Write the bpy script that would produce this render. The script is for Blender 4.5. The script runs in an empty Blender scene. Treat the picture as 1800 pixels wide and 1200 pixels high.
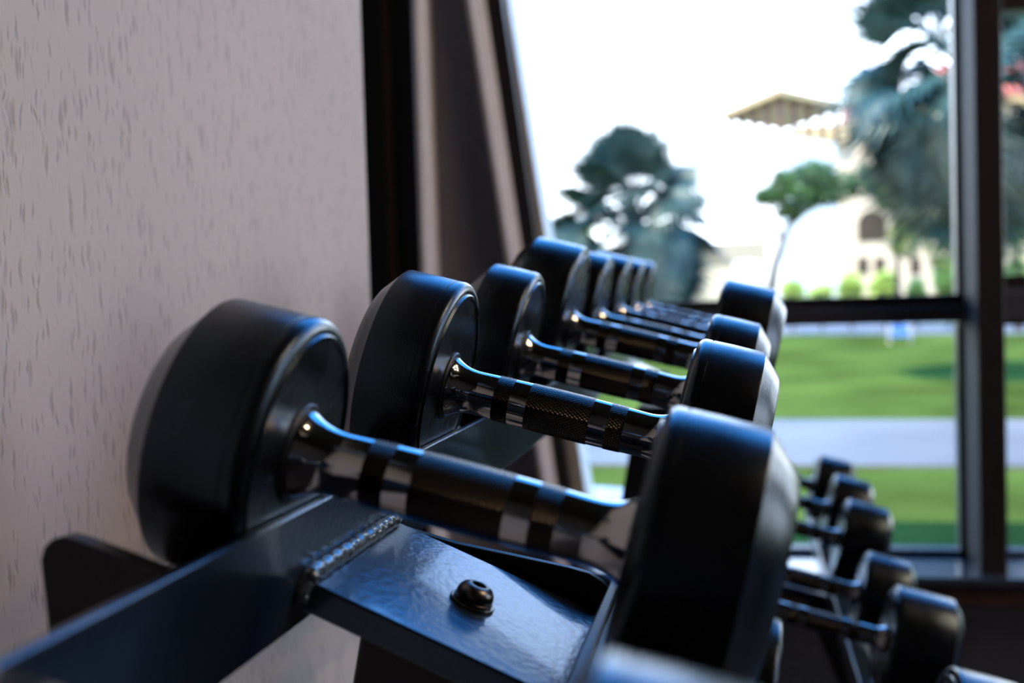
import bpy, bmesh, math, random
from mathutils import Vector, Matrix, noise
C = bpy.context.scene.collection
SC = bpy.context.scene
# ------------------------------------------------------------------ camera
F, YAW, PIT, ROL = 2049.2, 0.1939, 0.0394, 0.0290
H = 1.10                                   # camera height above the floor
CAM = Vector((0, 0, H))
def _axes():
    cy, sy = math.cos(YAW), math.sin(YAW)
    fwd = Vector((-sy, cy, 0)); right = Vector((cy, sy, 0)); up = Vector((0, 0, 1))
    f2 = fwd*math.cos(PIT)-up*math.sin(PIT); u2 = up*math.cos(PIT)+fwd*math.sin(PIT)
    return right*math.cos(ROL)-u2*math.sin(ROL), u2*math.cos(ROL)+right*math.sin(ROL), f2
R3, U3, F3 = _axes()
cd = bpy.data.cameras.new('camera'); cam = bpy.data.objects.new('camera', cd); C.objects.link(cam)
M = Matrix((R3, U3, -F3)).transposed().to_4x4(); M.translation = CAM
cam.matrix_world = M
cd.sensor_width = 36; cd.lens = F*36/1800; cd.clip_start = 0.02; cd.clip_end = 500
cd.dof.use_dof = True; cd.dof.focus_distance = 0.60; cd.dof.aperture_fstop = 6.6; cd.dof.aperture_blades = 0
SC.camera = cam
# ------------------------------------------------------------------ world, sun, lamps, exposure
SC.view_settings.view_transform = 'Standard'; SC.view_settings.look = 'None'
SC.view_settings.gamma = 1.0; SC.view_settings.exposure = 0.0; SC.view_settings.use_curve_mapping = False
W = bpy.data.worlds.new('sky'); SC.world = W; W.use_nodes = True
nt = W.node_tree; nt.nodes.clear()
wo = nt.nodes.new('ShaderNodeOutputWorld'); bg = nt.nodes.new('ShaderNodeBackground')
tc = nt.nodes.new('ShaderNodeTexCoord'); sep = nt.nodes.new('ShaderNodeSeparateXYZ'); rp = nt.nodes.new('ShaderNodeValToRGB')
nt.links.new(tc.outputs['Generated'], sep.inputs[0]); nt.links.new(sep.outputs['Z'], rp.inputs[0])
rp.color_ramp.elements[0].position = 0.0; rp.color_ramp.elements[0].color = (0.84, 0.86, 0.90, 1)
rp.color_ramp.elements[1].position = 1.0; rp.color_ramp.elements[1].color = (0.02, 0.12, 0.40, 1)
for pos_, col_ in ((0.26, (0.66, 0.78, 0.98, 1)), (0.42, (0.04, 0.27, 0.80, 1))):
    e = rp.color_ramp.elements.new(pos_); e.color = col_
bg.inputs['Strength'].default_value = 7.6
nt.links.new(rp.outputs[0], bg.inputs[0]); nt.links.new(bg.outputs[0], wo.inputs[0])
sd = bpy.data.lights.new('sun', 'SUN'); sd.energy = 11; sd.color = (1.0, 0.88, 0.66); sd.angle = 0.01
sun = bpy.data.objects.new('sun', sd); C.objects.link(sun)
sun.rotation_euler = Vector((0.22, 0.52, -0.82)).to_track_quat('-Z', 'Y').to_euler()
def lamp(x, y, z, size, power, col):
    l = bpy.data.lights.new('downlight', 'AREA'); l.shape = 'DISK'; l.size = size; l.energy = power; l.color = col
    o = bpy.data.objects.new('downlight', l); C.objects.link(o); o.location = (x, y, z)
for (x, y) in ((3.0, 1.0), (3.0, 1.7), (3.0, 2.4), (3.8, 1.0), (3.8, 1.7), (3.8, 2.4), (4.6, 1.0), (4.6, 1.7)):
    lamp(x, y, 4.15, 0.20, 17.0, (1.0, 0.72, 0.46))

# ------------------------------------------------------------------ helpers
def ray(px, py): return R3*((px-900)/F)+U3*((600-py)/F)+F3
def at(px, py, Y):
    q = ray(px, py); return CAM+q*(Y/q.y)
def atX(px, py, X):
    q = ray(px, py); return CAM+q*(X/q.x)
def atZ(px, py, z):
    q = ray(px, py); return CAM+q*((z-H)/q.z)
TILT = 0.2536
AU = Vector((math.cos(TILT), 0, -math.sin(TILT))); AW = Vector((math.sin(TILT), 0, math.cos(TILT)))
def rk(u, y, w): return CAM+AU*u+AW*w+Vector((0, y, 0))      # rack frame: along the tilted shelf, depth, up from it

def obj(name, bm, mat, parent=None, smooth=False, angle=35, bevel=0, seg=2):
    bmesh.ops.recalc_face_normals(bm, faces=bm.faces)
    me = bpy.data.meshes.new(name)
    if smooth:
        for f in bm.faces: f.smooth = True
    bm.to_mesh(me); bm.free()
    if smooth: me.set_sharp_from_angle(angle=math.radians(angle))
    me.materials.append(mat)
    o = bpy.data.objects.new(name, me); C.objects.link(o)
    if parent: o.parent = parent
    if bevel:
        m = o.modifiers.new('bevel', 'BEVEL'); m.width = bevel; m.segments = seg; m.limit_method = 'ANGLE'; m.harden_normals = True
        for p in me.polygons: p.use_smooth = True
    return o
def thing(name, label, cat, loc=(0, 0, 0), group=None):
    o = bpy.data.objects.new(name, None); C.objects.link(o); o.location = loc; o.empty_display_size = 0.05
    o['label'] = label; o['category'] = cat
    if group: o['group'] = group
    return o
def tag(o, label, cat, group=None, kind=None):
    o['label'] = label; o['category'] = cat
    if group: o['group'] = group
    if kind: o['kind'] = kind
    return o
def struct(name, bm, mat, **k):
    o = obj(name, bm, mat, **k); o['kind'] = 'structure'; return o
def prism(bm, pts, vec):
    """closed solid from a polygon pts (Vectors) pushed along vec"""
    a = [bm.verts.new(p) for p in pts]; b = [bm.verts.new(p+vec) for p in pts]
    bm.faces.new(a); bm.faces.new(b[::-1]); n = len(pts)
    for i in range(n): bm.faces.new((a[i], b[i], b[(i+1) % n], a[(i+1) % n]))
def box(bm, x0, x1, y0, y1, z0, z1):
    prism(bm, [Vector((x0, y0, z0)), Vector((x1, y0, z0)), Vector((x1, y1, z0)), Vector((x0, y1, z0))], Vector((0, 0, z1-z0)))
def rbox(bm, u0, u1, y0, y1, w0, w1):
    prism(bm, [rk(u0, y0, w0), rk(u1, y0, w0), rk(u1, y1, w0), rk(u0, y1, w0)], AW*(w1-w0))
def ebox(*a):
    bm = bmesh.new(); box(bm, *a); return bm
def basis(d):
    d = d.normalized(); s = Vector((0, 0, 1)) if abs(d.z) < .9 else Vector((1, 0, 0))
    x = s.cross(d).normalized(); return x, d.cross(x)
def tube(bm, pts, rad, n=10, cap=True):
    rings = []
    for i, p in enumerate(pts):
        d = (pts[min(i+1, len(pts)-1)]-pts[max(i-1, 0)])
        x, y = basis(d); r = rad[i] if isinstance(rad, (list, tuple)) else rad
        rings.append([bm.verts.new(p+x*math.cos(2*math.pi*k/n)*r+y*math.sin(2*math.pi*k/n)*r) for k in range(n)])
    for a, b in zip(rings, rings[1:]):
        for k in range(n): bm.faces.new((a[k], a[(k+1) % n], b[(k+1) % n], b[k]))
    if cap: bm.faces.new(rings[0][::-1]); bm.faces.new(rings[-1])
def lathe(bm, prof, n=96, flip=False, uv=False):
    """profile [(x, r)] turned around the local X axis"""
    rings = []; sg = -1 if flip else 1
    for x, r in prof:
        if r < 1e-6: rings.append([bm.verts.new((sg*x, 0, 0))])
        else: rings.append([bm.verts.new((sg*x, r*math.cos(2*math.pi*k/n), r*math.sin(2*math.pi*k/n))) for k in range(n)])
    uvl = bm.loops.layers.uv.new('uv') if uv else None
    for j, (a, b) in enumerate(zip(rings, rings[1:])):
        for k in range(n):
            k2 = (k+1) % n
            if len(a) == 1 and len(b) == 1: continue
            if len(a) == 1: f = bm.faces.new((a[0], b[k], b[k2]))
            elif len(b) == 1: f = bm.faces.new((a[k], a[k2], b[0]))
            else:
                f = bm.faces.new((a[k], a[k2], b[k2], b[k]))
                if uvl:
                    cc = 2*math.pi*0.0118/n
                    for l, (c, s) in zip(f.loops, ((k*cc, prof[j][0]), ((k+1)*cc, prof[j][0]), ((k+1)*cc, prof[j+1][0]), (k*cc, prof[j+1][0]))): l[uvl].uv = (c, s)

# ------------------------------------------------------------------ materials
def mat(name, col, rough=.5, metal=0, spec=.5, coat=0, coat_r=.1, noise_amt=0, noise_scale=20, bump=0, bump_scale=100, rough_amt=0, tint=None):
    m = bpy.data.materials.new(name); m.use_nodes = True; t = m.node_tree; b = t.nodes['Principled BSDF']
    b.inputs['Base Color'].default_value = (*col, 1); b.inputs['Roughness'].default_value = rough; b.inputs['Metallic'].default_value = metal
    b.inputs['Specular IOR Level'].default_value = spec
    if tint: b.inputs['Specular Tint'].default_value = (*tint, 1)
    b.inputs['Coat Weight'].default_value = coat; b.inputs['Coat Roughness'].default_value = coat_r
    co = t.nodes.new('ShaderNodeTexCoord')
    n = t.nodes.new('ShaderNodeTexNoise'); n.inputs['Scale'].default_value = noise_scale; n.inputs['Detail'].default_value = 5
    t.links.new(co.outputs['Object'], n.inputs['Vector'])
    mr = t.nodes.new('ShaderNodeMapRange'); mr.inputs['To Min'].default_value = 1-noise_amt; mr.inputs['To Max'].default_value = 1+noise_amt
    mr.inputs['From Min'].default_value = .3; mr.inputs['From Max'].default_value = .7
    t.links.new(n.outputs[0], mr.inputs[0])
    mx = t.nodes.new('ShaderNodeVectorMath'); mx.operation = 'SCALE'; mx.inputs[0].default_value = col
    t.links.new(mr.outputs[0], mx.inputs['Scale']); t.links.new(mx.outputs[0], b.inputs['Base Color'])
    if rough_amt:
        r = t.nodes.new('ShaderNodeMapRange'); r.inputs['From Min'].default_value = .35; r.inputs['From Max'].default_value = .65
        r.inputs['To Min'].default_value = rough-rough_amt; r.inputs['To Max'].default_value = rough+rough_amt
        t.links.new(n.outputs[0], r.inputs[0]); t.links.new(r.outputs[0], b.inputs['Roughness'])
    if bump:
        n2 = t.nodes.new('ShaderNodeTexNoise'); n2.inputs['Scale'].default_value = bump_scale; n2.inputs['Detail'].default_value = 2
        t.links.new(co.outputs['Object'], n2.inputs['Vector'])
        bp = t.nodes.new('ShaderNodeBump'); bp.inputs['Strength'].default_value = bump; bp.inputs['Distance'].default_value = .001
        t.links.new(n2.outputs[0], bp.inputs['Height']); t.links.new(bp.outputs[0], b.inputs['Normal'])
    return m
rubber = mat('black_rubber', (.0035, .0035, .004), .27, spec=.5, tint=(.55, .78, 1.0), noise_amt=.4, noise_scale=30, rough_amt=.04, bump=.08, bump_scale=900)  # specular tint puts the blue of the reflected sky into the rubber
chrome = mat('chrome', (.36, .36, .36), .09, metal=1, noise_amt=.03)
steel_dark = mat('dark_bolt_steel', (.10, .09, .08), .28, metal=1, noise_amt=.2, noise_scale=200)
paint = mat('slate_gloss_paint', (.010, .016, .026), .28, spec=.6, tint=(.4, .65, 1.0), coat=.25, coat_r=.06, noise_amt=.25, noise_scale=14, bump=.35, bump_scale=260)  # sky-blue reflection coloured in through the paint's specular tint
weldm = mat('painted_weld', (.035, .042, .052), .25, spec=.6, coat=.6, coat_r=.12, noise_amt=.3, noise_scale=300, bump=.3, bump_scale=400)
black_paint = mat('black_satin_paint', (.005, .005, .006), .42, spec=.3, noise_amt=.2)
seam = mat('dark_seam_ring', (.006, .006, .006), .5, noise_amt=.2)
knurl = mat('knurled_chrome', (.035, .030, .026), .25, metal=1)
t = knurl.node_tree; b = t.nodes['Principled BSDF']
uvn = t.nodes.new('ShaderNodeUVMap'); sx = t.nodes.new('ShaderNodeSeparateXYZ'); t.links.new(uvn.outputs[0], sx.inputs[0])
def mth(t, op, a, bb=None):
    n = t.nodes.new('ShaderNodeMath'); n.operation = op
    for i, v in enumerate((a, bb)):
        if v is None: continue
        if isinstance(v, (int, float)): n.inputs[i].default_value = v
        else: t.links.new(v, n.inputs[i])
    return n.outputs[0]
v2 = mth(t, 'MULTIPLY', sx.outputs[1], .60)
h = mth(t, 'MINIMUM', mth(t, 'PINGPONG', mth(t, 'ADD', sx.outputs[0], v2), .0008), mth(t, 'PINGPONG', mth(t, 'SUBTRACT', sx.outputs[0], v2), .0008))
bp = t.nodes.new('ShaderNodeBump'); bp.inputs['Strength'].default_value = 1.0; bp.inputs['Distance'].default_value = 1.0
t.links.new(h, bp.inputs['Height']); t.links.new(bp.outputs[0], b.inputs['Normal'])

# ------------------------------------------------------------------ room shell
def wall_material():
    m = mat('fibre_plaster', (.61, .515, .455), .75, spec=.25, noise_amt=.05, noise_scale=3)
    t = m.node_tree; b = t.nodes['Principled BSDF']; src = b.inputs['Base Color'].links[0].from_socket
    co = t.nodes.new('ShaderNodeTexCoord'); acc = None
    for i, (ang, sc, th) in enumerate(((.15, 110, .20), (-.28, 90, .18), (.42, 120, .19), (-.10, 170, .19), (-.55, 180, .20), (.75, 190, .18))):
        mp = t.nodes.new('ShaderNodeMapping'); mp.inputs['Rotation'].default_value = (ang, 0, 0)
        mp.inputs['Location'].default_value = (0, .37*i, .21*i); mp.inputs['Scale'].default_value = (0, sc, sc*.24)
        wn = t.nodes.new('ShaderNodeTexNoise'); wn.inputs['Scale'].default_value = 60
        t.links.new(co.outputs['Object'], wn.inputs['Vector'])
        wa = t.nodes.new('ShaderNodeVectorMath'); wa.operation = 'SCALE'; wa.inputs['Scale'].default_value = .009
        t.links.new(wn.outputs['Color'], wa.inputs[0])
        ad = t.nodes.new('ShaderNodeVectorMath'); t.links.new(co.outputs['Object'], ad.inputs[0]); t.links.new(wa.outputs[0], ad.inputs[1])
        t.links.new(ad.outputs[0], mp.inputs[0])
        vo = t.nodes.new('ShaderNodeTexVoronoi'); vo.voronoi_dimensions = '3D'; vo.inputs['Scale'].default_value = 1.0
        t.links.new(mp.outputs[0], vo.inputs['Vector'])
        rg = t.nodes.new('ShaderNodeMapRange'); rg.inputs['From Min'].default_value = th*.5; rg.inputs['From Max'].default_value = th*1.5
        rg.inputs['To Min'].default_value = 1; rg.inputs['To Max'].default_value = 0
        t.links.new(vo.outputs['Distance'], rg.inputs[0])
        sp = t.nodes.new('ShaderNodeSeparateColor'); t.links.new(vo.outputs['Color'], sp.inputs[0])
        one = mth(t, 'MULTIPLY', rg.outputs[0], mth(t, 'POWER', sp.outputs[0], 1.0))
        acc = one if acc is None else mth(t, 'MAXIMUM', acc, one)
    mx = t.nodes.new('ShaderNodeMix'); mx.data_type = 'RGBA'; mx.inputs['B'].default_value = (.19, .155, .13, 1)
    t.links.new(mth(t, 'MULTIPLY', acc, .42), mx.inputs['Factor']); t.links.new(src, mx.inputs['A']); t.links.new(mx.outputs['Result'], b.inputs['Base Color'])
    bp = t.nodes.new('ShaderNodeBump'); bp.inputs['Distance'].default_value = -.0006; bp.inputs['Strength'].default_value = .6
    t.links.new(acc, bp.inputs['Height']); t.links.new(bp.outputs[0], b.inputs['Normal'])
    return m
m_wall = wall_material()
m_room = mat('taupe_wall_paint', (.030, .025, .023), .8, noise_amt=.05)
m_floor = mat('dark_rubber_floor', (.020, .016, .015), .55, noise_amt=.5, noise_scale=90)
m_ceil = mat('ceiling_paint', (.045, .04, .038), .9, noise_amt=.03)
m_frame = mat('dark_bronze_frame', (.028, .022, .022), .35, noise_amt=.15)
m_frame2 = mat('grey_post_side', (.04, .042, .047), .6, spec=.12, noise_amt=.1)
m_panel = mat('grey_brown_panel', (.30, .28, .315), .7, noise_amt=.08, noise_scale=40)
m_trim = mat('lit_face_moulding', (.85, .80, .84), .55, noise_amt=.05)  # paleness stands for light on these faces, put into the colour
m_cream = mat('cream_reveal', (.70, .66, .58), .6, noise_amt=.05)
m_red = mat('red_brown_wood', (.060, .028, .022), .5, noise_amt=.3, noise_scale=30)
YF = 3.30
XW = -0.42
yend = atX(642, 260, XW).y
XL, XR, YB, ZC = -1.45, 5.2, -2.6, 4.20
struct('wall_left', ebox(XW-.16, XW, YB, yend, 0, ZC), m_wall)
struct('wall_alcove', ebox(XL-.1, XL, yend-.3, YF+.1, 0, ZC), m_room)
struct('wall_alcove_back', ebox(XL, XW-.16, yend-.3, yend-.2, 0, ZC), m_room)
struct('wall_back', ebox(XW-.16, XR, YB-.12, YB, 0, ZC), m_room)
struct('wall_right', ebox(XR, XR+.12, YB-.12, 1.7, 0, ZC), m_room)
struct('wall_right_low', ebox(XR, XR+.12, 1.7, YF+.1, 0, .45), m_room)
struct('floor', ebox(XL-.1, XR+.12, YB-.12, YF+.1, -.08, 0), m_floor)
struct('ceiling', ebox(XL-.1, XR+.12, YB-.12, YF+.1, ZC, ZC+.15), m_ceil)
zs = at(1600, 973, YF).z
struct('wall_window', ebox(XL-.1, XR+.12, YF-.03, YF+.10, 0, zs-.02), m_panel)
bm = bmesh.new()
yfr = atZ(1650, 1014, zs).y
xs0 = at(1000, 975, YF).x
box(bm, xs0+.05, XR, yfr, YF+.10, zs-.022, zs)
struct('window_sill', bm, mat('sill_stone', (.05, .07, .11), .22, coat=.3, noise_amt=.15), bevel=.003)
struct('trim_1', ebox(xs0+.05, XR, yfr+.012, YF-.03, zs-.075, zs-.022), m_red)
xp = at(1690, 600, YF).x; ypf = atX(1719, 600, xp).y; PW = at(1768, 600, ypf).x-xp
m_trans = mat('slate_transom', (.05, .055, .072), .42)
def transom(x0, x1, ya, yb, yc, nm, x_ref):
    za, zb, zc = at(x_ref, ya, YF).z, at(x_ref, yb, YF-.06).z, at(x_ref, yc, YF-.06).z
    pts = [Vector((x0, YF+.04, za)), Vector((x0, YF, za)), Vector((x0, YF-.055, zb)), Vector((x0, YF-.06, zc)), Vector((x0, YF+.04, zc))]
    bm = bmesh.new(); prism(bm, pts, Vector((x1-x0, 0, 0))); return struct(nm, bm, m_trans)
def vert_post(x, nm, w=None):
    w = w or PW; bm = bmesh.new(); box(bm, x, x+w, ypf, YF+.05, zs, ZC); o = struct(nm, bm, m_frame, bevel=.004)
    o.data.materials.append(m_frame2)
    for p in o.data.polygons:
        if p.normal.x < -.9: p.material_index = 1  # left faces of the posts take a slightly lighter grey
    return o
vert_post(xp, 'trim_2')
for i, x in enumerate((xp+1.35, xp+2.7, xp+4.05)): vert_post(x, 'trim_%d' % (i+3))
transom(at(900, 550, YF).x, xp, 529, 546, 570, 'trim_6', 1500)
transom(xp+PW, XR, 500, 516, 563, 'trim_7', 1790)
# thin inner frames round the panes
def pane_frame(x0, x1, z0, z1, nm, t=.016, y0=YF-.02, y1=YF+.03):
    bm = bmesh.new()
    for a in ((x0, x0+t, y0, y1, z0, z1), (x1-t, x1, y0, y1, z0, z1), (x0, x1, y0, y1, z0, z0+t), (x0, x1, y0, y1, z1-t, z1)): box(bm, *a)
    return struct(nm, bm, m_frame)
ztop = at(1790, 24, YF).z
def glassmat():
    m = bpy.data.materials.new('window_glass'); m.use_nodes = True; t = m.node_tree; t.nodes.clear()
    o = t.nodes.new('ShaderNodeOutputMaterial'); mx = t.nodes.new('ShaderNodeMixShader'); tr = t.nodes.new('ShaderNodeBsdfTransparent')
    gl = t.nodes.new('ShaderNodeBsdfGlossy'); gl.inputs['Roughness'].default_value = .02; fr = t.nodes.new('ShaderNodeFresnel'); fr.inputs[0].default_value = 1.3
    tr.inputs[0].default_value = (.96, .98, .98, 1)
    t.links.new(fr.outputs[0], mx.inputs[0]); t.links.new(tr.outputs[0], mx.inputs[1]); t.links.new(gl.outputs[0], mx.inputs[2]); t.links.new(mx.outputs[0], o.inputs[0]); return m
m_glass = glassmat()
# leaning jamb at the left end of the big window: moulding with light put into its colour, dark frame, cream reveal
def lean(c, s, y): return c+s*y
def strip(nm, l, r, Y0, Y1, m, ya=-420, yb=1230):
    q = [at(lean(*l, ya), ya, Y0), at(lean(*r, ya), ya, Y0), at(lean(*r, yb), yb, Y0), at(lean(*l, yb), yb, Y0)]
    for v in q: v.z = min(max(v.z, 0.0), ZC)
    bm = bmesh.new(); prism(bm, q, Vector((0, Y1-Y0, 0))); return struct(nm, bm, m)
L1, L2, L3, L4 = (826, .153), (852, .1455), (882, .137), (892, .153)
q = []
qa = [(at(lean(*L1, y_), y_, YF-.11), at(lean(*L2, y_), y_, YF-.05)) for y_ in (-420, 1230)]
bm = bmesh.new(); sec = []
for l_, r_ in qa:
    for v in (l_, r_): v.z = min(max(v.z, 0.0), ZC)
    sec.append([bm.verts.new(v) for v in (l_, r_, Vector((r_.x, YF+.05, r_.z)), Vector((l_.x-.012, YF+.05, l_.z)), Vector((l_.x-.012, YF-.11, l_.z)))])
bm.faces.new(sec[0]); bm.faces.new(sec[1][::-1])
for k in range(5): bm.faces.new((sec[0][k], sec[1][k], sec[1][(k+1) % 5], sec[0][(k+1) % 5]))
struct('trim_8', bm, m_trim)
strip('trim_9', L2, L3, YF-.05, YF+.06, m_frame)
strip('trim_10', L3, L4, YF+.0, YF+.16, m_cream)
strip('wall_pier', (757, .032), L1, YF-.06, YF+.06, m_panel)
# half-round moulding, coloured pale as if lit, and the dark door edge left of the pier
def vmould(px, wpx, nm, m, Y, depth, half=True):
    a = at(px, 260, Y); bq = at(px+wpx, 260, Y); r = (bq.x-a.x)/2; cx = (a.x+bq.x)/2
    bm = bmesh.new(); n = 16
    pts = [Vector((cx-r*math.cos(math.pi*k/n), Y-depth*math.sin(math.pi*k/n), 0)) for k in range(n+1)]
    prism(bm, pts, Vector((0, 0, ZC))); return struct(nm, bm, m, smooth=True, angle=60)
a_ = at(740, 260, YF-.13); b_ = at(766, 260, YF-.06)
bm = bmesh.new(); prism(bm, [Vector((a_.x, a_.y, 0)), Vector(((a_.x+b_.x)/2+.006, (a_.y+b_.y)/2-.004, 0)), Vector((b_.x, b_.y, 0)), Vector((b_.x, YF+.05, 0)), Vector((a_.x-.01, YF+.05, 0)), Vector((a_.x-.01, a_.y, 0))], Vector((0, 0, ZC))); struct('trim_11', bm, m_trim)
xa, xb, xc, xd = at(640-60, 260, YF).x, at(693, 260, YF).x, at(706, 260, YF).x, at(743, 260, YF).x
struct('trim_12', ebox(xc, xd, YF-.07, YF+.06, 0, ZC), mat('dark_taupe', (.06, .048, .046), .6, noise_amt=.1))
struct('trim_13', ebox(xb, xc, YF-.10, YF+.06, 0, ZC), m_red, bevel=.004)
struct('window_2', ebox(XL, xb, YF-.02, YF-.0, 0, ZC), mat('dark_tinted_glass', (.004, .010, .014), .06, spec=.8, coat=.5, coat_r=.03))
# glazing
bm = bmesh.new(); x0g = at(870, 560, YF).x
gq = [at(lean(*L3, -420), -420, YF+.02), Vector((XR, YF+.02, ZC)), Vector((XR, YF+.02, zs)), at(lean(*L3, 985), 985, YF+.02)]
gq[0].z = ZC; gq[3].z = zs
prism(bm, gq, Vector((0, .006, 0)))
struct('window_1', bm, m_glass)
zt = at(1600, 570, YF-.03).z; zb = at(1600, 529, YF-.03).z
for nm_, z0_, z1_, xl_ in (('trim_14', zs, zt, at(1008, 900, YF).x), ('trim_15', zb, ZC, at(900, 560, YF).x)):
    bm = bmesh.new(); box(bm, xp-.014, xp, YF-.02, YF+.03, z0_, z1_); box(bm, xl_, xp, YF-.02, YF+.03, z0_, z0_+.016); struct(nm_, bm, m_frame)
pane_frame(xp+PW, xp+1.35, zs, at(1790, 560, YF).z, 'trim_16'); pane_frame(xp+PW, xp+1.35, at(1790, 503, YF).z, ztop+.05, 'trim_17', t=.03)
struct('trim_18', ebox(xp+PW, XR, YF-.05, YF+.04, ztop, ztop+.12), m_frame)

# ------------------------------------------------------------------ dumbbells
def head_profile(r, L, ch=.0100, drop=.0115):
    f = .0045; p = [(0, 0), (0, r*.30), (0, r*.80), (-.0, r*.845), (-.0011, r*.86), (-.0011, r*.885), (0.0002, r*.90), (0, r-f-.0008)]
    for k in range(0, 7):
        a = math.pi/2*k/6; p.append((f*(1-math.cos(a)), r-f+f*math.sin(a)))
    p += [(.0072, r), (.0074, r-.00035), (.0078, r-.00035), (.0080, r), (L*.5, r+.0002), (L-.0012, r), (L-.0003, r-.0003), (L+.0006, r-.0014)]
    p += [(L+ch*.5, r-drop*.55), (L+ch-.001, r-drop+.0008), (L+ch, r-drop-.001), (L+ch, r*.62), (L+ch-.002, r*.58), (L+ch-.002, 0)]
    return p
def handle_r(x, Lh):        # swelling grip
    s = x/(Lh/2); return .0114+.0013*(1-s*s)
def make_dumbbell(name, label, r, L, yl, group, cx=None, frame=None, Lh=.127, ch=.010, drop=.0115, rs=1.0):
    """Empty on the shelf under the handle centre; local X runs along the handle"""
    o = thing(name, label, 'dumbbell', (0, 0, 0), group)
    o.rotation_euler = (0, TILT, 0); o.location = frame
    hz = r
    def put(c, x=0, rx=0):
        c.location = (x, 0, hz); c.rotation_euler = (rx, 0, 0)
    for s in (-1, 1):
        bm = bmesh.new(); lathe(bm, head_profile(r, L, ch, drop), 128, flip=(s < 0))
        hd = obj('rubber_head', bm, rubber, o, smooth=True, angle=28); put(hd, s*Lh/2, random.uniform(0, 6))
        # chrome collar flaring from the grip to the face
        x1 = Lh/2; prof = []
        fr = .0163*rs
        for k in range(13):
            q = k/12; xx = x1-.0175+.0150*q; rr = handle_r(x1-.0175, Lh)*rs+(fr-handle_r(x1-.0175, Lh)*rs)*(q**2.6)
            prof.append((xx, rr))
        prof += [(x1-.0018, fr+.0003), (x1-.0010, fr), (x1-.0008, fr-.0012)]
        bm = bmesh.new(); lathe(bm, prof, 64, flip=(s < 0)); cl = obj('collar', bm, chrome, o, smooth=True, angle=50); put(cl)
        bm = bmesh.new(); lathe(bm, [(x1-.0012, fr-.002), (x1-.0012, fr+.0022*rs), (x1-.0004, fr+.0028*rs), (x1+.0002, fr+.0028*rs)], 64, flip=(s < 0))
        sr = obj('collar_ring', bm, seam, o, smooth=True); put(sr)
    bm = bmesh.new(); n = 24
    lathe(bm, [(-Lh/2+.004+(Lh-.008)*k/n, handle_r(-Lh/2+.004+(Lh-.008)*k/n, Lh)*rs) for k in range(n+1)], 64)
    hb = obj('handle', bm, chrome, o, smooth=True, angle=60); put(hb)
    for a, c in ((.215, .29), (.36, .64), (.71, .785)):
        bm = bmesh.new(); xa, xb = -Lh/2+Lh*a, -Lh/2+Lh*c; m = 8
        pr = [(xa, handle_r(xa, Lh)*rs-.0003)]+[(xa+.0004+(xb-xa-.0008)*k/m, handle_r(xa+(xb-xa)*k/m, Lh)*rs+.00028) for k in range(m+1)]+[(xb, handle_r(xb, Lh)*rs-.0003)]
        lathe(bm, pr, 64, uv=True); kb = obj('knurled_band', bm, knurl, o, smooth=True, angle=50); put(kb)
    return o
random.seed(3)
WB = -0.1450; UL = -0.1414; LH = .127; UC = UL+LH/2; Y1 = .405; SP = .2192
rad = [.0415, .0505, .0578, .0620, .0758, .0742, .0763, .0763, .0775]
lenc = [.030, .0368, .0355, .0345, .0450, .0440, .0450, .0450, .0450]
labs = ['small black rubber dumbbell end out of focus at the bottom edge, nearest the lens',
        'largest-looking black dumbbell at left foreground, crossing over the bolted cross plate',
        'black dumbbell with the sharpest knurled chrome handle, second large one on the top shelf',
        'third black dumbbell up the top shelf, just behind the sharply focused knurled one',
        'big black dumbbell whose left head stands highest of the top shelf, against the leaning frame',
        'big black dumbbell directly behind the tallest-standing head on the top shelf',
        'big black dumbbell on the top shelf, third from its far end',
        'second to last big black dumbbell on the top shelf, near the palm',
        'farthest black dumbbell of the top shelf, its head in front of the squat palm']
for i in range(9):
    Y = Y1+SP*(i-1)-(0 if i else .004)
    make_dumbbell('dumbbell', labs[i], rad[i], lenc[i], Y, 'rubber dumbbells on the top shelf', frame=rk(UC+(0 if i else .004), Y, WB),
                  ch=.0120 if i == 1 else .010 if i < 4 else .013, drop=.0130 if i == 1 else .0115 if i < 4 else .014, rs=1 if i else .70)
# lower shelf (collar point of the right head: X, Y, base height, radius)
low = [(.158, 1.06, .085, .055), (.166, 1.48, .069, .068), (.158, 1.725, .0625, .058), (.158, 2.066, .0705, .068), (.158, 2.335, .071, .066), (.1460, 2.62, .070, .070)]
llabs = ['nearest dumbbell of the lower shelf, its blue lit head cut by the bottom right edge',
         'lower shelf dumbbell with wide head in front of the dark wall below the sill',
         'black dumbbell on lower shelf whose head overlaps the lit window sill',
         'lower shelf dumbbell whose tall head stands against the near lawn, third from the far end',
         'black dumbbell on lower shelf, second farthest, head against the lawn',
         'farthest black dumbbell of the lower shelf, head touching the pale path behind']
ZBL = -.505
for (X, Y, r, L), lb in zip(low, llabs):
    # collar centre = base + r along the shelf normal
    col = Vector((X, Y, H+ZBL+r)); base = col-AW*r-AU*.076
    make_dumbbell('dumbbell', lb, r, L, Y, 'rubber dumbbells on the lower shelf', frame=base, Lh=.152)

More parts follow.
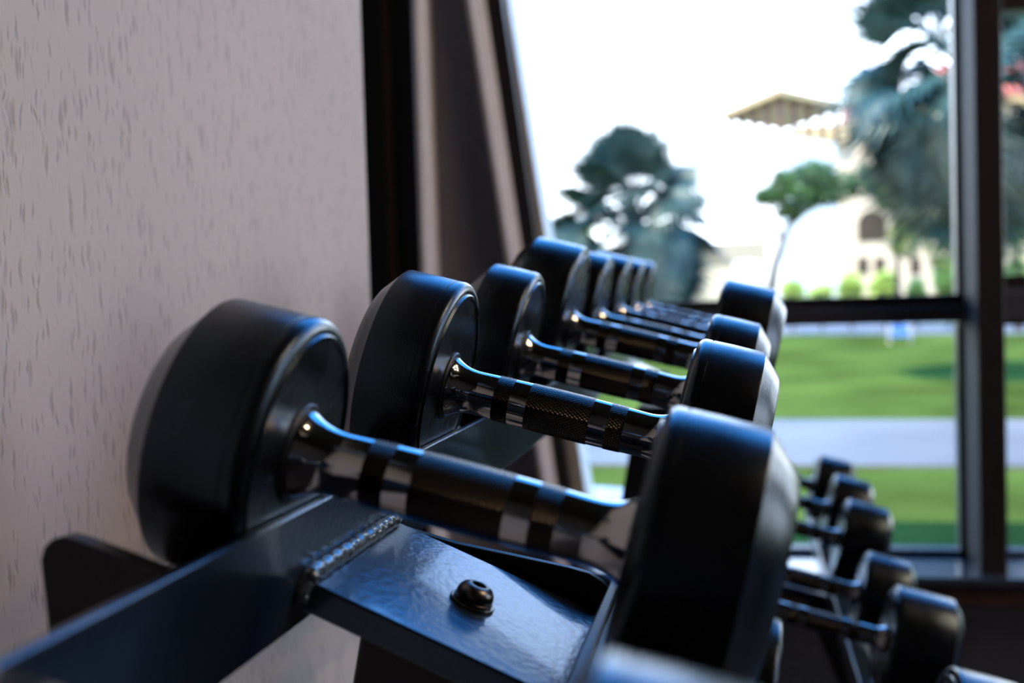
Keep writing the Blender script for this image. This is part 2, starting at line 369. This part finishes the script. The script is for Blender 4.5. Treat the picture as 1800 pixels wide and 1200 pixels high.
# ------------------------------------------------------------------ rack
rack = thing('dumbbell_rack', 'slate grey painted steel dumbbell rack with tilted shelves beside the plaster wall', 'rack', (-.15, 1.2, 0))
def rp_(name, bm, m, **k):
    o = obj(name, bm, m, **k); o.parent = rack; o.matrix_parent_inverse = Matrix.Translation(rack.location).inverted(); return o
UR = -.1375; WT, WBt = -.1168, -.1688
bm = bmesh.new()
rbox(bm, UR-.0036, UR, .10, 2.20, WBt, WT)
rp_('shelf_rail', bm, paint, bevel=.0012, seg=3)
def ledge(u0, u1, y0, y1):
    bm = bmesh.new(); rbox(bm, u0, u1, y0, y1, -.1500, -.1455); return rp_('shelf_ledge', bm, black_paint, bevel=.001)
for y0, y1 in ((.10, .225), (.343, .80), (.80, 2.20)):
    ledge(-.180 if y0 < .5 else -.206, UR-.0036, y0, y1)
ledge(-.0215, .015, .10, 2.20)
bm = bmesh.new(); rbox(bm, -.0265, -.0215, .10, 2.20, -.200, -.1455); rp_('shelf_rail', bm, black_paint, bevel=.0012, seg=3)
# cross plates: tilted a little more than the shelf
def plate(y0, y1):
    a0 = (UR, -.1470); a1 = (-.0267, -.1650)
    pts = [rk(a0[0], y0, a0[1]), rk(a1[0], y0, a1[1]), rk(a1[0], y0, a1[1]-.0125), rk(a0[0], y0, a0[1]-.0125)]
    bm = bmesh.new(); prism(bm, pts, Vector((0, y1-y0, 0))); return rp_('cross_plate', bm, paint, bevel=.0014, seg=2)
plate(.4270, .5469); plate(1.72, 1.85)
def weld(pts, r=.0041):
    bm = bmesh.new(); P = []; R = []; n = 110
    for k in range(n+1):
        q = k/n; s = q*(len(pts)-1); i = min(int(s), len(pts)-2); p = pts[i].lerp(pts[i+1], s-i)
        p = p+AW*.0005*noise.noise(Vector((k*.35, 0, 3)))+AU*.0007*noise.noise(Vector((k*.2, 7, 0)))
        P.append(p); R.append(r*(.88+.13*abs(math.sin(k*.55))+.10*noise.noise(Vector((k*.3, 1, 1))))*(1 if 0 < k < n else .35))
    tube(bm, P, R, 14); return rp_('weld_bead', bm, weldm, smooth=True, angle=80)
weld([rk(UR+.001, .4232, -.157), rk(UR+.0015, .4244, -.151), rk(UR+.0022, .428, -.1455), rk(UR+.0022, .47, -.1455), rk(UR+.0022, .51, -.1455), rk(UR+.0022, .545, -.1455)])
weld([rk(UR+.002, 1.72, -.147), rk(UR+.002, 1.85, -.147)], .003)
# button head bolt with washers
def plane_pt(px, py):
    p0 = rk(UR, .4270, -.1470); d = (rk(-.0267, .4270, -.1650)-p0); n = d.cross(Vector((0, 1, 0))).normalized()
    if n.z < 0: n = -n
    q = ray(px, py); s = (p0-CAM).dot(n)/q.dot(n); return CAM+q*s, n, d.normalized()
def bolt(P, n, d, sc=1.0):
    rot = Matrix((d, n.cross(d), n)).transposed()
    def turn(prof, seg=48):
        bm = bmesh.new(); rings = []
        for r, z in prof:
            rings.append([bm.verts.new(P+rot@Vector((r*sc*math.cos(2*math.pi*k/seg), r*sc*math.sin(2*math.pi*k/seg), z*sc))) for k in range(seg)] if r > 1e-6 else [bm.verts.new(P+rot@Vector((0, 0, z*sc)))])
        for a, b in zip(rings, rings[1:]):
            for k in range(seg):
                k2 = (k+1) % seg
                if len(b) == 1: bm.faces.new((a[k], a[k2], b[0]))
                elif len(a) == 1: bm.faces.new((a[0], b[k2], b[k]))
                else: bm.faces.new((a[k], a[k2], b[k2], b[k]))
        return bm
    hd = rp_('bolt', turn([(.0086, .0036), (.0112, .0038), (.0120, .0050), (.0121, .0065), (.0114, .0090), (.0098, .0112), (.0074, .0126), (.0052, .0131), (.0046, .0128), (.0044, .0090), (0, .0086)]), steel_dark, smooth=True, angle=40)
    w = obj('washer', turn([(.008, .0), (.0142, .0), (.0146, .0005), (.0146, .0016), (.0142, .0021), (.0118, .0022), (.0118, .0024), (.0126, .0026), (.0127, .0036), (.0120, .0040), (.0085, .0040)]), steel_dark, smooth=True, angle=40)
    w.parent = hd; w.matrix_parent_inverse = Matrix.Identity(4)
    w.location = (0, 0, 0)
P, n, d = plane_pt(829, 1060); bolt(P, n, d, .69)
q0 = rk(-.08, 1.785, -.1470-.1625*(.0575)); bolt(q0, n, d, .7)
# rounded side plate standing behind the near cross plate
Ys = .5560
edge = [(700, 925), (800, 955), (880, 972), (940, 985), (1000, 998), (1035, 1008), (1058, 1022), (1072, 1038), (1080, 1055), (1084, 1075), (1086, 1130)]
pts = [at(x, y, Ys) for x, y in edge]; low_ = [at(1086, 1160, Ys), at(700, 985, Ys)]
bm = bmesh.new(); prism(bm, pts+low_, Vector((0, .006, 0))); rp_('side_plate', bm, black_paint, bevel=.001)
# outer end bracket behind the rail, beside the wall
Yb = .335
bp_ = [(72, 985), (78, 962), (92, 948), (112, 943), (135, 949), (200, 973), (270, 1000), (400, 1052), (400, 1240), (96, 1240), (84, 1090)]
def clampu(p):
    v = p-CAM; u_, w_ = v.dot(AU), v.dot(AW); return rk(min(u_, UR-.0037), Yb, max(w_, -.19))
bm = bmesh.new(); prism(bm, [clampu(at(x, y, Yb)) for x, y in bp_], Vector((0, .007, 0))); rp_('end_bracket', bm, black_paint)
# leaning uprights under both cross plates
def upright(Xt, Zt, y0, y1, w, lean_=.20, name='upright', drop=0):
    top = Vector((Xt, y0, H+Zt)); zb_ = .03; dx = -lean_*(top.z-zb_)
    pts = [top, top+Vector((w, 0, -drop)), Vector((Xt+w+dx, y0, zb_)), Vector((Xt+dx, y0, zb_))]
    bm = bmesh.new(); prism(bm, pts, Vector((0, y1-y0, 0))); return rp_(name, bm, black_paint, bevel=.004)
a = at(628, 1100, .465); upright(a.x+.001, a.z-H+.000, .465, .52, .056, drop=.026)
a = at(1104, 706, 1.70); upright(a.x+.010, -.170, 1.72, 1.79, .090, .19)
# lower shelf
LB = -.505-.009
def lowpt(x, y, dz): return Vector((x, y, H+LB+dz-(x-.155)*math.tan(TILT)))
for x in (-.046, .140):
    bm = bmesh.new(); pts = [lowpt(x, .55, 0), lowpt(x+.03, .55, 0), lowpt(x+.03, .55, -.05), lowpt(x, .55, -.05)]
    prism(bm, pts, Vector((0, 2.3, 0))); rp_('lower_shelf_rail', bm, paint, bevel=.003)
for y0 in (.60, 2.10):
    bm = bmesh.new(); pts = [lowpt(-.30, y0, -.035), lowpt(.20, y0, -.035), lowpt(.20, y0, -.055), lowpt(-.30, y0, -.055)]
    prism(bm, pts, Vector((0, .15, 0))); rp_('lower_cross_plate', bm, paint, bevel=.002)
for y0, y1 in ((.62, .69), (2.12, 2.20)):
    bm = bmesh.new(); box(bm, -.42+.03, .42, y0, y1, 0, .03); rp_('foot', bm, black_paint, bevel=.003)
    bm = bmesh.new(); pts = [lowpt(.10, y0, -.05), lowpt(.17, y0, -.05), Vector((.36, y0, .03)), Vector((.29, y0, .03))]
    prism(bm, pts, Vector((0, y1-y0, 0))); rp_('front_leg', bm, black_paint, bevel=.003)

# ------------------------------------------------------------------ garden
ZG = -.12
def gnd(px, py): return atZ(px, py, ZG)
def grassmat():
    m = mat('lawn_grass', (.062, .098, .020), .9, spec=0, noise_amt=.45, noise_scale=.55, bump=1, bump_scale=60)
    return m
m_lawn = grassmat(); m_path = mat('pale_paving', (.115, .115, .115), .6, noise_amt=.25, noise_scale=.8)
def slab(nm, pts, z0, z1, m):
    bm = bmesh.new(); prism(bm, [Vector((p[0], p[1], z0)) for p in pts], Vector((0, 0, z1-z0))); return struct(nm, bm, m)
slab('lawn', [(-60, YF+.12), (90, YF+.12), (90, 130), (-60, 130)], ZG-.3, ZG, m_lawn)
a, b_, c_, d_ = gnd(1380, 741), gnd(1720, 741), gnd(1720, 823), gnd(1380, 821)
def ext(p, q, t): return p+(q-p)*t
slab('garden_path', [ext(a, b_, -4)[:2], ext(a, b_, 4)[:2], ext(d_, c_, 4)[:2], ext(d_, c_, -4)[:2]], ZG, ZG+.02, m_path)
a, b_, c_, d_ = gnd(1380, 570), gnd(1720, 570), gnd(1720, 587), gnd(1380, 589)
slab('far_path', [ext(a, b_, -1)[:2], ext(a, b_, 1.5)[:2], ext(d_, c_, 1.5)[:2], ext(d_, c_, -1)[:2]], ZG, ZG+.02, m_path)
a, b_ = gnd(1010, 858), gnd(1100, 862)
slab('terrace_paving', [(-8, YF+.13), (b_.x+.25, YF+.13), (b_.x+.18, b_.y-.1), (a.x, a.y), (-8, a.y)], ZG, ZG+.02, mat('blue_grey_paving', (.30, .36, .46), .35, noise_amt=.2, noise_scale=4))

# palms ------------------------------------------------
m_palm = mat('palm_leaf', (.028, .068, .060), .45, noise_amt=.5, noise_scale=2)
m_palm2 = mat('palm_leaf_dull', (.045, .060, .040), .6, noise_amt=.4, noise_scale=2)
m_trunk = mat('palm_trunk', (.045, .032, .024), .9, noise_amt=.4, noise_scale=8, bump=1, bump_scale=30)
m_trunk2 = mat('pale_trunk', (.30, .30, .28), .9, noise_amt=.3, noise_scale=6)
def frond_mesh(L, R, rnd, nb=22, droop=.35, fold=.85):
    """one fan leaf: bent stalk along +X and a pleated fan of drooping blades"""
    bm = bmesh.new()
    st = [Vector((L*k/6, 0, -droop*L*.25*(k/6)**2)) for k in range(7)]
    tube(bm, st, [.022, .02, .018, .016, .014, .012, .01], 5)
    o = st[-1]
    for k in range(nb):
        a = (k/(nb-1)-.5)*math.radians(215); ln = R*(1-.28*abs(a/2.2)**2)*rnd.uniform(.9, 1.05); d = Vector((math.cos(a)*math.cos(fold), math.sin(a), -math.cos(a)*math.sin(fold))); s = Vector((-math.sin(a)*math.cos(fold), math.cos(a), math.sin(a)*math.sin(fold)))
        prev = None; wv = .042*R
        for j in range(6):
            q = j/5; p = o+d*ln*q+Vector((0, 0, -droop*ln*(q**2.2)*rnd.uniform(.7, 1.2) - .03*q)); ww = wv*(.35+1.6*q if q < .45 else (1.07)*(1-(q-.45)/.56)+.02)*1.12
            cur = (bm.verts.new(p-s*ww), bm.verts.new(p+Vector((0, 0, ww*.55))), bm.verts.new(p+s*ww))
            if prev: bm.faces.new((prev[0], prev[1], cur[1], cur[0])); bm.faces.new((prev[1], prev[2], cur[2], cur[1]))
            prev = cur
    return bm
def palm(base, crown_z, L, R, n, label, seed, dull=.25, lo=-60, hi=80, trunk_r=.17, m_tr=None):
    rnd = random.Random(seed); o = thing('palm_tree', label, 'palm tree', base, 'fan palms in the garden')
    bm = bmesh.new(); P = []; Rr = []
    hgt = crown_z-base[2]
    for k in range(41):
        q = k/40; P.append(Vector((.05*math.sin(q*3), 0, q*hgt))); Rr.append(trunk_r*(1.1-.25*q)*(1+.07*(k % 2)))
    tube(bm, P, Rr, 14); obj('trunk', bm, m_tr or m_trunk, o)
    var = []
    for k in range(4):
        fo = obj('frond', frond_mesh(L*rnd.uniform(.85, 1.1), R*rnd.uniform(.9, 1.1), rnd, droop=rnd.uniform(.1, .35), fold=(.1, .3, .5, .7)[k]), m_palm, o); var.append(fo)
    var2 = obj('frond', frond_mesh(L*.9, R, rnd, droop=.8), m_palm2, o)
    fr = []
    for k in range(n):
        q = k/(n-1); el = math.radians(hi+(lo-hi)*q+rnd.uniform(-12, 12)); az = k*2.39996+rnd.uniform(-.2, .2)
        sc_ = rnd.uniform(.72, 1.02); src = var2 if rnd.random() < dull and q > .55 else var[min(3, int(q*3.2+rnd.random()*.8))]
        f = src if src not in fr else src.copy()
        if f is not src: C.objects.link(f)
        fr.append(f); f.parent = o
        f.location = (.05*math.sin(3), 0, hgt-.35*q*L)
        f.scale = (sc_, sc_*.5+.5, 1); f.rotation_euler = (rnd.uniform(-.9, .9), -el, az)
    return o
p = at(1112, 372, 21.0); palm((p.x, 21.0, ZG), p.z, 1.22, .86, 96, 'squat blue green fan palm left of centre beyond the window', 31, lo=-55, hi=84)
p = at(1690, 120, 14.7); palm((p.x, 14.7, ZG), p.z, 1.15, .82, 96, 'tall fan palm with hanging crown at upper right, behind the thick window post', 9, lo=-85, dull=.4, hi=75, trunk_r=.11, m_tr=m_trunk2)

# broadleaf trees and shrubs --------------------------
def leafmat(nm, c): return mat(nm, c, .6, noise_amt=.5, noise_scale=1.5)
m_leaf = leafmat('tree_leaf', (.035, .085, .018)); m_leaf2 = leafmat('light_leaf', (.10, .15, .03)); m_leaf3 = leafmat('yellow_green_leaf', (.30, .42, .08))
def leaves(bm, c, rx, ry, rz, n, s, rnd):
    for _ in range(n):
        while True:
            v = Vector((rnd.uniform(-1, 1), rnd.uniform(-1, 1), rnd.uniform(-1, 1)))
            if v.length <= 1: break
        v = v*(.6+.4*v.length); p = c+Vector((v.x*rx, v.y*ry, v.z*rz))
        a = Vector((rnd.uniform(-1, 1), rnd.uniform(-1, 1), rnd.uniform(-.6, .6))).normalized(); b = a.orthogonal().normalized(); l = s*rnd.uniform(.7, 1.3)
        q = [p-a*l, p+b*l*.42+a*l*.1, p+a*l, p-b*l*.42+a*l*.1]
        vs = [bm.verts.new(x) for x in q]; bm.faces.new((vs[0], vs[1], vs[2])); bm.faces.new((vs[0], vs[2], vs[3]))
def tree(Y, base_px, trunk_px, blobs, m, label, seed, s=.11, group='broadleaf trees in the garden'):
    rnd = random.Random(seed); b0 = gnd(*base_px); b0 = Vector((at(base_px[0], base_px[1], Y).x, Y, ZG))
    o = thing('broadleaf_tree', label, 'tree', b0, group)
    bm = bmesh.new()
    for path, r in trunk_px:
        pts = [at(x, y, Y)-b0 for x, y in path]; n = len(pts)
        tube(bm, pts, [r*(1-.6*k/(n-1)) for k in range(n)], 8)
    tube(bm, [Vector((0, 0, 0)), at(*trunk_px[0][0][0], Y)-b0], trunk_px[0][1]*1.1, 8)
    obj('trunk', bm, m_trunk, o)
    bm = bmesh.new()
    for x, y, rx, rz, n in blobs:
        k = Y/F; leaves(bm, at(x, y, Y)-b0, rx*k, rx*k*.8, rz*k, n, s, rnd)
    obj('foliage', bm, m, o)
    return o
tree(29, (1352, 520), [([(1354, 520), (1362, 470), (1374, 430), (1386, 398), (1398, 360)], .12), ([(1378, 425), (1360, 400), (1345, 370)], .06), ([(1386, 398), (1420, 370), (1450, 350)], .06)],
     [(1380, 322, 30, 24, 300), (1432, 304, 40, 24, 380), (1352, 345, 28, 18, 240), (1415, 345, 48, 24, 420), (1465, 330, 46, 30, 420), (1520, 320, 40, 30, 300), (1390, 372, 26, 14, 160)], m_leaf,
     'small dark green tree with forked trunk in front of the tower', 21)
tree(31, (1578, 535), [([(1578, 530), (1577, 470), (1578, 400), (1574, 330)], .09), ([(1577, 430), (1600, 390), (1620, 350)], .05)],
     [(1590, 300, 48, 34, 560), (1560, 345, 26, 30, 260), (1600, 360, 44, 36, 480), (1590, 420, 30, 36, 280), (1630, 320, 34, 26, 300), (1655, 420, 30, 60, 420)], m_leaf2,
     'thin leafy tree with slender trunk in front of the arched windows', 22)
tree(30, (1790, 535), [([(1790, 530), (1790, 400)], .1)], [(1790, 400, 34, 60, 500), (1782, 480, 26, 30, 200)], m_leaf,
     'dark leafy tree at the right edge beyond the thick post', 23)
p = at(975, 400, 36); tree(36, (985, 540), [([(985, 520), (985, 420)], .1)], [(985, 400, 30, 14, 300), (968, 412, 34, 16, 300), (1010, 410, 34, 18, 300)], m_leaf3, 'low yellow green treetop left of the squat palm', 24)
rnd = random.Random(7)
bl = ['low yellow green shrub at the foot of the forked tree', 'low shrub right of the forked tree, before the white building', 'rounded low shrub left of the slender trunk',
      'leafy low shrub at the foot of the slender tree', 'larger drooping shrub beside the window post', 'low shrub seen just left of the larger drooping one', 'shrub seen right of the thick window post']
for (x, y, w_, h_, n), lb in zip(((1393, 512, 21, 20, 230), (1444, 515, 21, 16, 220), (1495, 505, 20, 24, 240), (1555, 505, 24, 26, 280), (1668, 488, 24, 38, 400), (1610, 510, 16, 20, 200), (1790, 500, 26, 40, 300)), bl):
    Y = 33; k = Y/F; c = at(x, y, Y); o = thing('shrub', lb, 'shrub', (c.x, Y, ZG), 'shrubs along the far edge of the lawn')
    bm = bmesh.new(); leaves(bm, Vector((0, 0, c.z-ZG)), w_*k, w_*k*.7, h_*k, n, .15, rnd); obj('foliage', bm, m_leaf3, o)
    bm = bmesh.new()
    for s_ in range(5): tube(bm, [Vector((0, 0, 0)), Vector((rnd.uniform(-.5, .5)*w_*k, rnd.uniform(-.2, .2), (c.z-ZG)*.9))], [.03, .012], 6)
    obj('stem', bm, m_trunk, o)

# garden wall with an opening ------------------------
m_beige = mat('beige_render', (.42, .37, .25), .85, noise_amt=.08)
gw = thing('garden_wall', 'beige rendered garden wall with a square opening behind the squat palm', 'wall', (at(1200, 500, 37).x, 37, ZG))
def gpart(nm, bm, m, par, **k):
    o = obj(nm, bm, m, **k); o.parent = par; o.matrix_parent_inverse = Matrix.Translation(par.location).inverted(); return o
def pxbox(bm, x0, y0, x1, y1, Y, dep, zfloor=None):
    a = at(x0, y0, Y); b = at(x1, y1, Y); box(bm, a.x, b.x, Y, Y+dep, (b.z if zfloor is None else zfloor), a.z)
bm = bmesh.new(); pxbox(bm, 960, 452, 1291, 500, 37, .4, ZG); pxbox(bm, 1336, 452, 1345, 500, 37, .4, ZG); gpart('wall_panel', bm, m_beige, gw)
bm = bmesh.new(); pxbox(bm, 955, 437, 1348, 456, 36.9, .6); gpart('coping', bm, mat('wall_coping', (.30, .26, .18), .8), gw)

# buildings ------------------------------------------
m_cr = mat('cream_stucco', (.54, .44, .32), .85, noise_amt=.04); m_eave = mat('tan_eave', (.50, .36, .18), .8, noise_amt=.1); m_tile = mat('red_roof_tile', (.55, .14, .09), .8, noise_amt=.2, noise_scale=3)
m_pane = mat('blue_grey_pane', (.08, .09, .11), .5, spec=.2); m_col = mat('brown_column', (.10, .045, .03), .7); m_brown = mat('dark_window_frame', (.05, .035, .025), .8, spec=.2)
Yb2 = 78
hb = thing('hotel_building', 'long cream building with arched windows and red tiled roofs behind the trees', 'building', (at(1560, 500, Yb2).x, Yb2, ZG))
bm = bmesh.new(); pxbox(bm, 1404, 244, 1700, 500, Yb2, 10, ZG); pxbox(bm, 1560, 190, 1990, 500, Yb2+.5, 10, ZG); gpart('wall_block', bm, m_cr, hb)
def roof(x0, x1, y, yt, Y, nm='roof', over=10, dep=11):
    a = at(x0-over, y, Y-.8); b = at(x1+over, y, Y-.8); tz = at((x0+x1)/2, yt, Y+4).z
    bm = bmesh.new(); y0, y1 = Y-.8, Y+dep; ym = (y0+y1)/2; ins = min(4, (b.x-a.x)*.3)
    v = [bm.verts.new(q) for q in ((a.x, y0, a.z), (b.x, y0, a.z), (b.x, y1, a.z), (a.x, y1, a.z), (a.x+ins, ym, tz), (b.x-ins, ym, tz))]
    for f in ((0, 1, 5, 4), (1, 2, 5), (2, 3, 4, 5), (3, 0, 4), (3, 2, 1, 0)): bm.faces.new([v[i] for i in f])
    gpart(nm, bm, m_tile, hb)
    bm = bmesh.new(); box(bm, a.x, b.x, y0, y1, a.z-.35, a.z-.003); gpart('eave', bm, m_eave, hb)
roof(1500, 1556, 206, 150, Yb2)
bm = bmesh.new(); pxbox(bm, 1402, 222, 1492, 246, Yb2-.8, 8); gpart('eave', bm, m_eave, hb); roof(1575, 1990, 180, 100, Yb2+.5)
def arched(x0, y0, x1, y1, Y, par, lights=1, flat=False):
    a = at(x0, y1, Y); b = at(x1, y0, Y); w = b.x-a.x; pts = []; rr = w/2; cx = (a.x+b.x)/2
    if flat: prof = [(a.x, a.z), (b.x, a.z), (b.x, b.z), (a.x, b.z)]
    else: prof = [(a.x, a.z), (b.x, a.z)]+[(cx+rr*math.cos(math.pi*k/12), b.z-rr+rr*math.sin(math.pi*k/12)) for k in range(13)]
    bm = bmesh.new(); prism(bm, [Vector((x, Y-.10, z)) for x, z in prof], Vector((0, .12, 0))); f = gpart('window', bm, m_brown, par)
    bm = bmesh.new()
    for k in range(lights):
        xa, xb = a.x+w*(k+.08)/lights, a.x+w*(k+.92)/lights
        box(bm, xa, xb, Y-.13, Y-.11, a.z+.1, b.z-(rr*.8 if not flat else .1))
    g = obj('pane', bm, m_pane); g.parent = f; g.matrix_parent_inverse = Matrix.Translation(par.location).inverted()
for args in ((1508, 368, 1558, 424, 3), (1582, 368, 1648, 416, 3), (1459, 390, 1474, 426, 1)): arched(*args[:4], Yb2, hb, args[4])
arched(1624, 288, 1646, 332, Yb2+.5-.5, hb, 1, True); arched(1700, 288, 1722, 332, Yb2, hb, 1, True); arched(1780, 288, 1802, 332, Yb2, hb, 1, True)
for x in (1508, 1538, 1600, 1640): arched(x, 452, x+18, 482, Yb2, hb, 1, True)
# tower: corner toward the viewer
tw = thing('tower', 'square cream tower with arcaded top storey and wide flat eaves', 'tower', (at(1378, 500, 60).x, 60, ZG))
cn = at(1370, 172, 60); ln = at(1283, 196, 66); rn = at(1478, 182, 64)
c0 = Vector((cn.x, 60)); l0 = Vector((at(1286, 300, 66).x, 66)); r0 = Vector((at(1470, 300, 65).x, 65)); k0 = l0+(r0-c0)
zt_ = cn.z; ztop_ = zt_+.25
bm = bmesh.new(); prism(bm, [Vector((q.x, q.y, ZG)) for q in (c0, r0, k0, l0)], Vector((0, 0, at(1370, 236, 60).z-ZG))); gpart('tower_body', bm, mat('white_stucco', (.88, .83, .75), .85), tw)
cen = (c0+k0)/2
def grow(q, s): v = cen+(q-cen)*s; return v
bm = bmesh.new(); prism(bm, [Vector((v.x, v.y, zt_)) for v in (grow(q, 1.22) for q in (c0, r0, k0, l0))], Vector((0, 0, .32))); gpart('eave', bm, m_eave, tw)
bm = bmesh.new(); vs = [bm.verts.new((v.x, v.y, zt_+.32)) for v in (grow(q, 1.22) for q in (c0, r0, k0, l0))]; ap = bm.verts.new((cen.x, cen.y, zt_+1.0))
for i in range(4): bm.faces.new((vs[i], vs[(i+1) % 4], ap))
bm.faces.new(vs[::-1]); gpart('roof', bm, m_tile, tw)
zb_ = at(1370, 236, 60).z
def arcade(p, q, n):
    for i in range(n+1):
        v = p.lerp(q, i/n); bm = bmesh.new(); tube(bm, [Vector((v.x, v.y, zb_)), Vector((v.x, v.y, zt_-.25)), Vector((v.x, v.y, zt_))], [.15, .15, .38], 8); gpart('column', bm, m_col, tw)
arcade(l0, c0, 4); arcade(c0.lerp(r0, .25), r0, 3)

# small things on the lawn ---------------------------
p = gnd(1582, 604); st = thing('play_seat', 'small blue and white garden seat on the far edge of the lawn', 'seat', (p.x, p.y, ZG))
k = p.y/F; m_blue = mat('blue_plastic', (.05, .16, .42), .4)
bm = bmesh.new(); box(bm, -20*k, 20*k, -.15, .15, 12*k, 16*k); obj('seat', bm, m_blue, st, bevel=.02)
bm = bmesh.new(); box(bm, -20*k, 20*k, .13, .17, 18*k, 30*k); obj('backrest', bm, m_blue, st, bevel=.02)
for sx_ in (-17, 17):
    bm = bmesh.new(); tube(bm, [Vector((sx_*k, 0, 0)), Vector((sx_*k, 0, 30*k))], .03, 8); obj('leg', bm, m_cr, st)
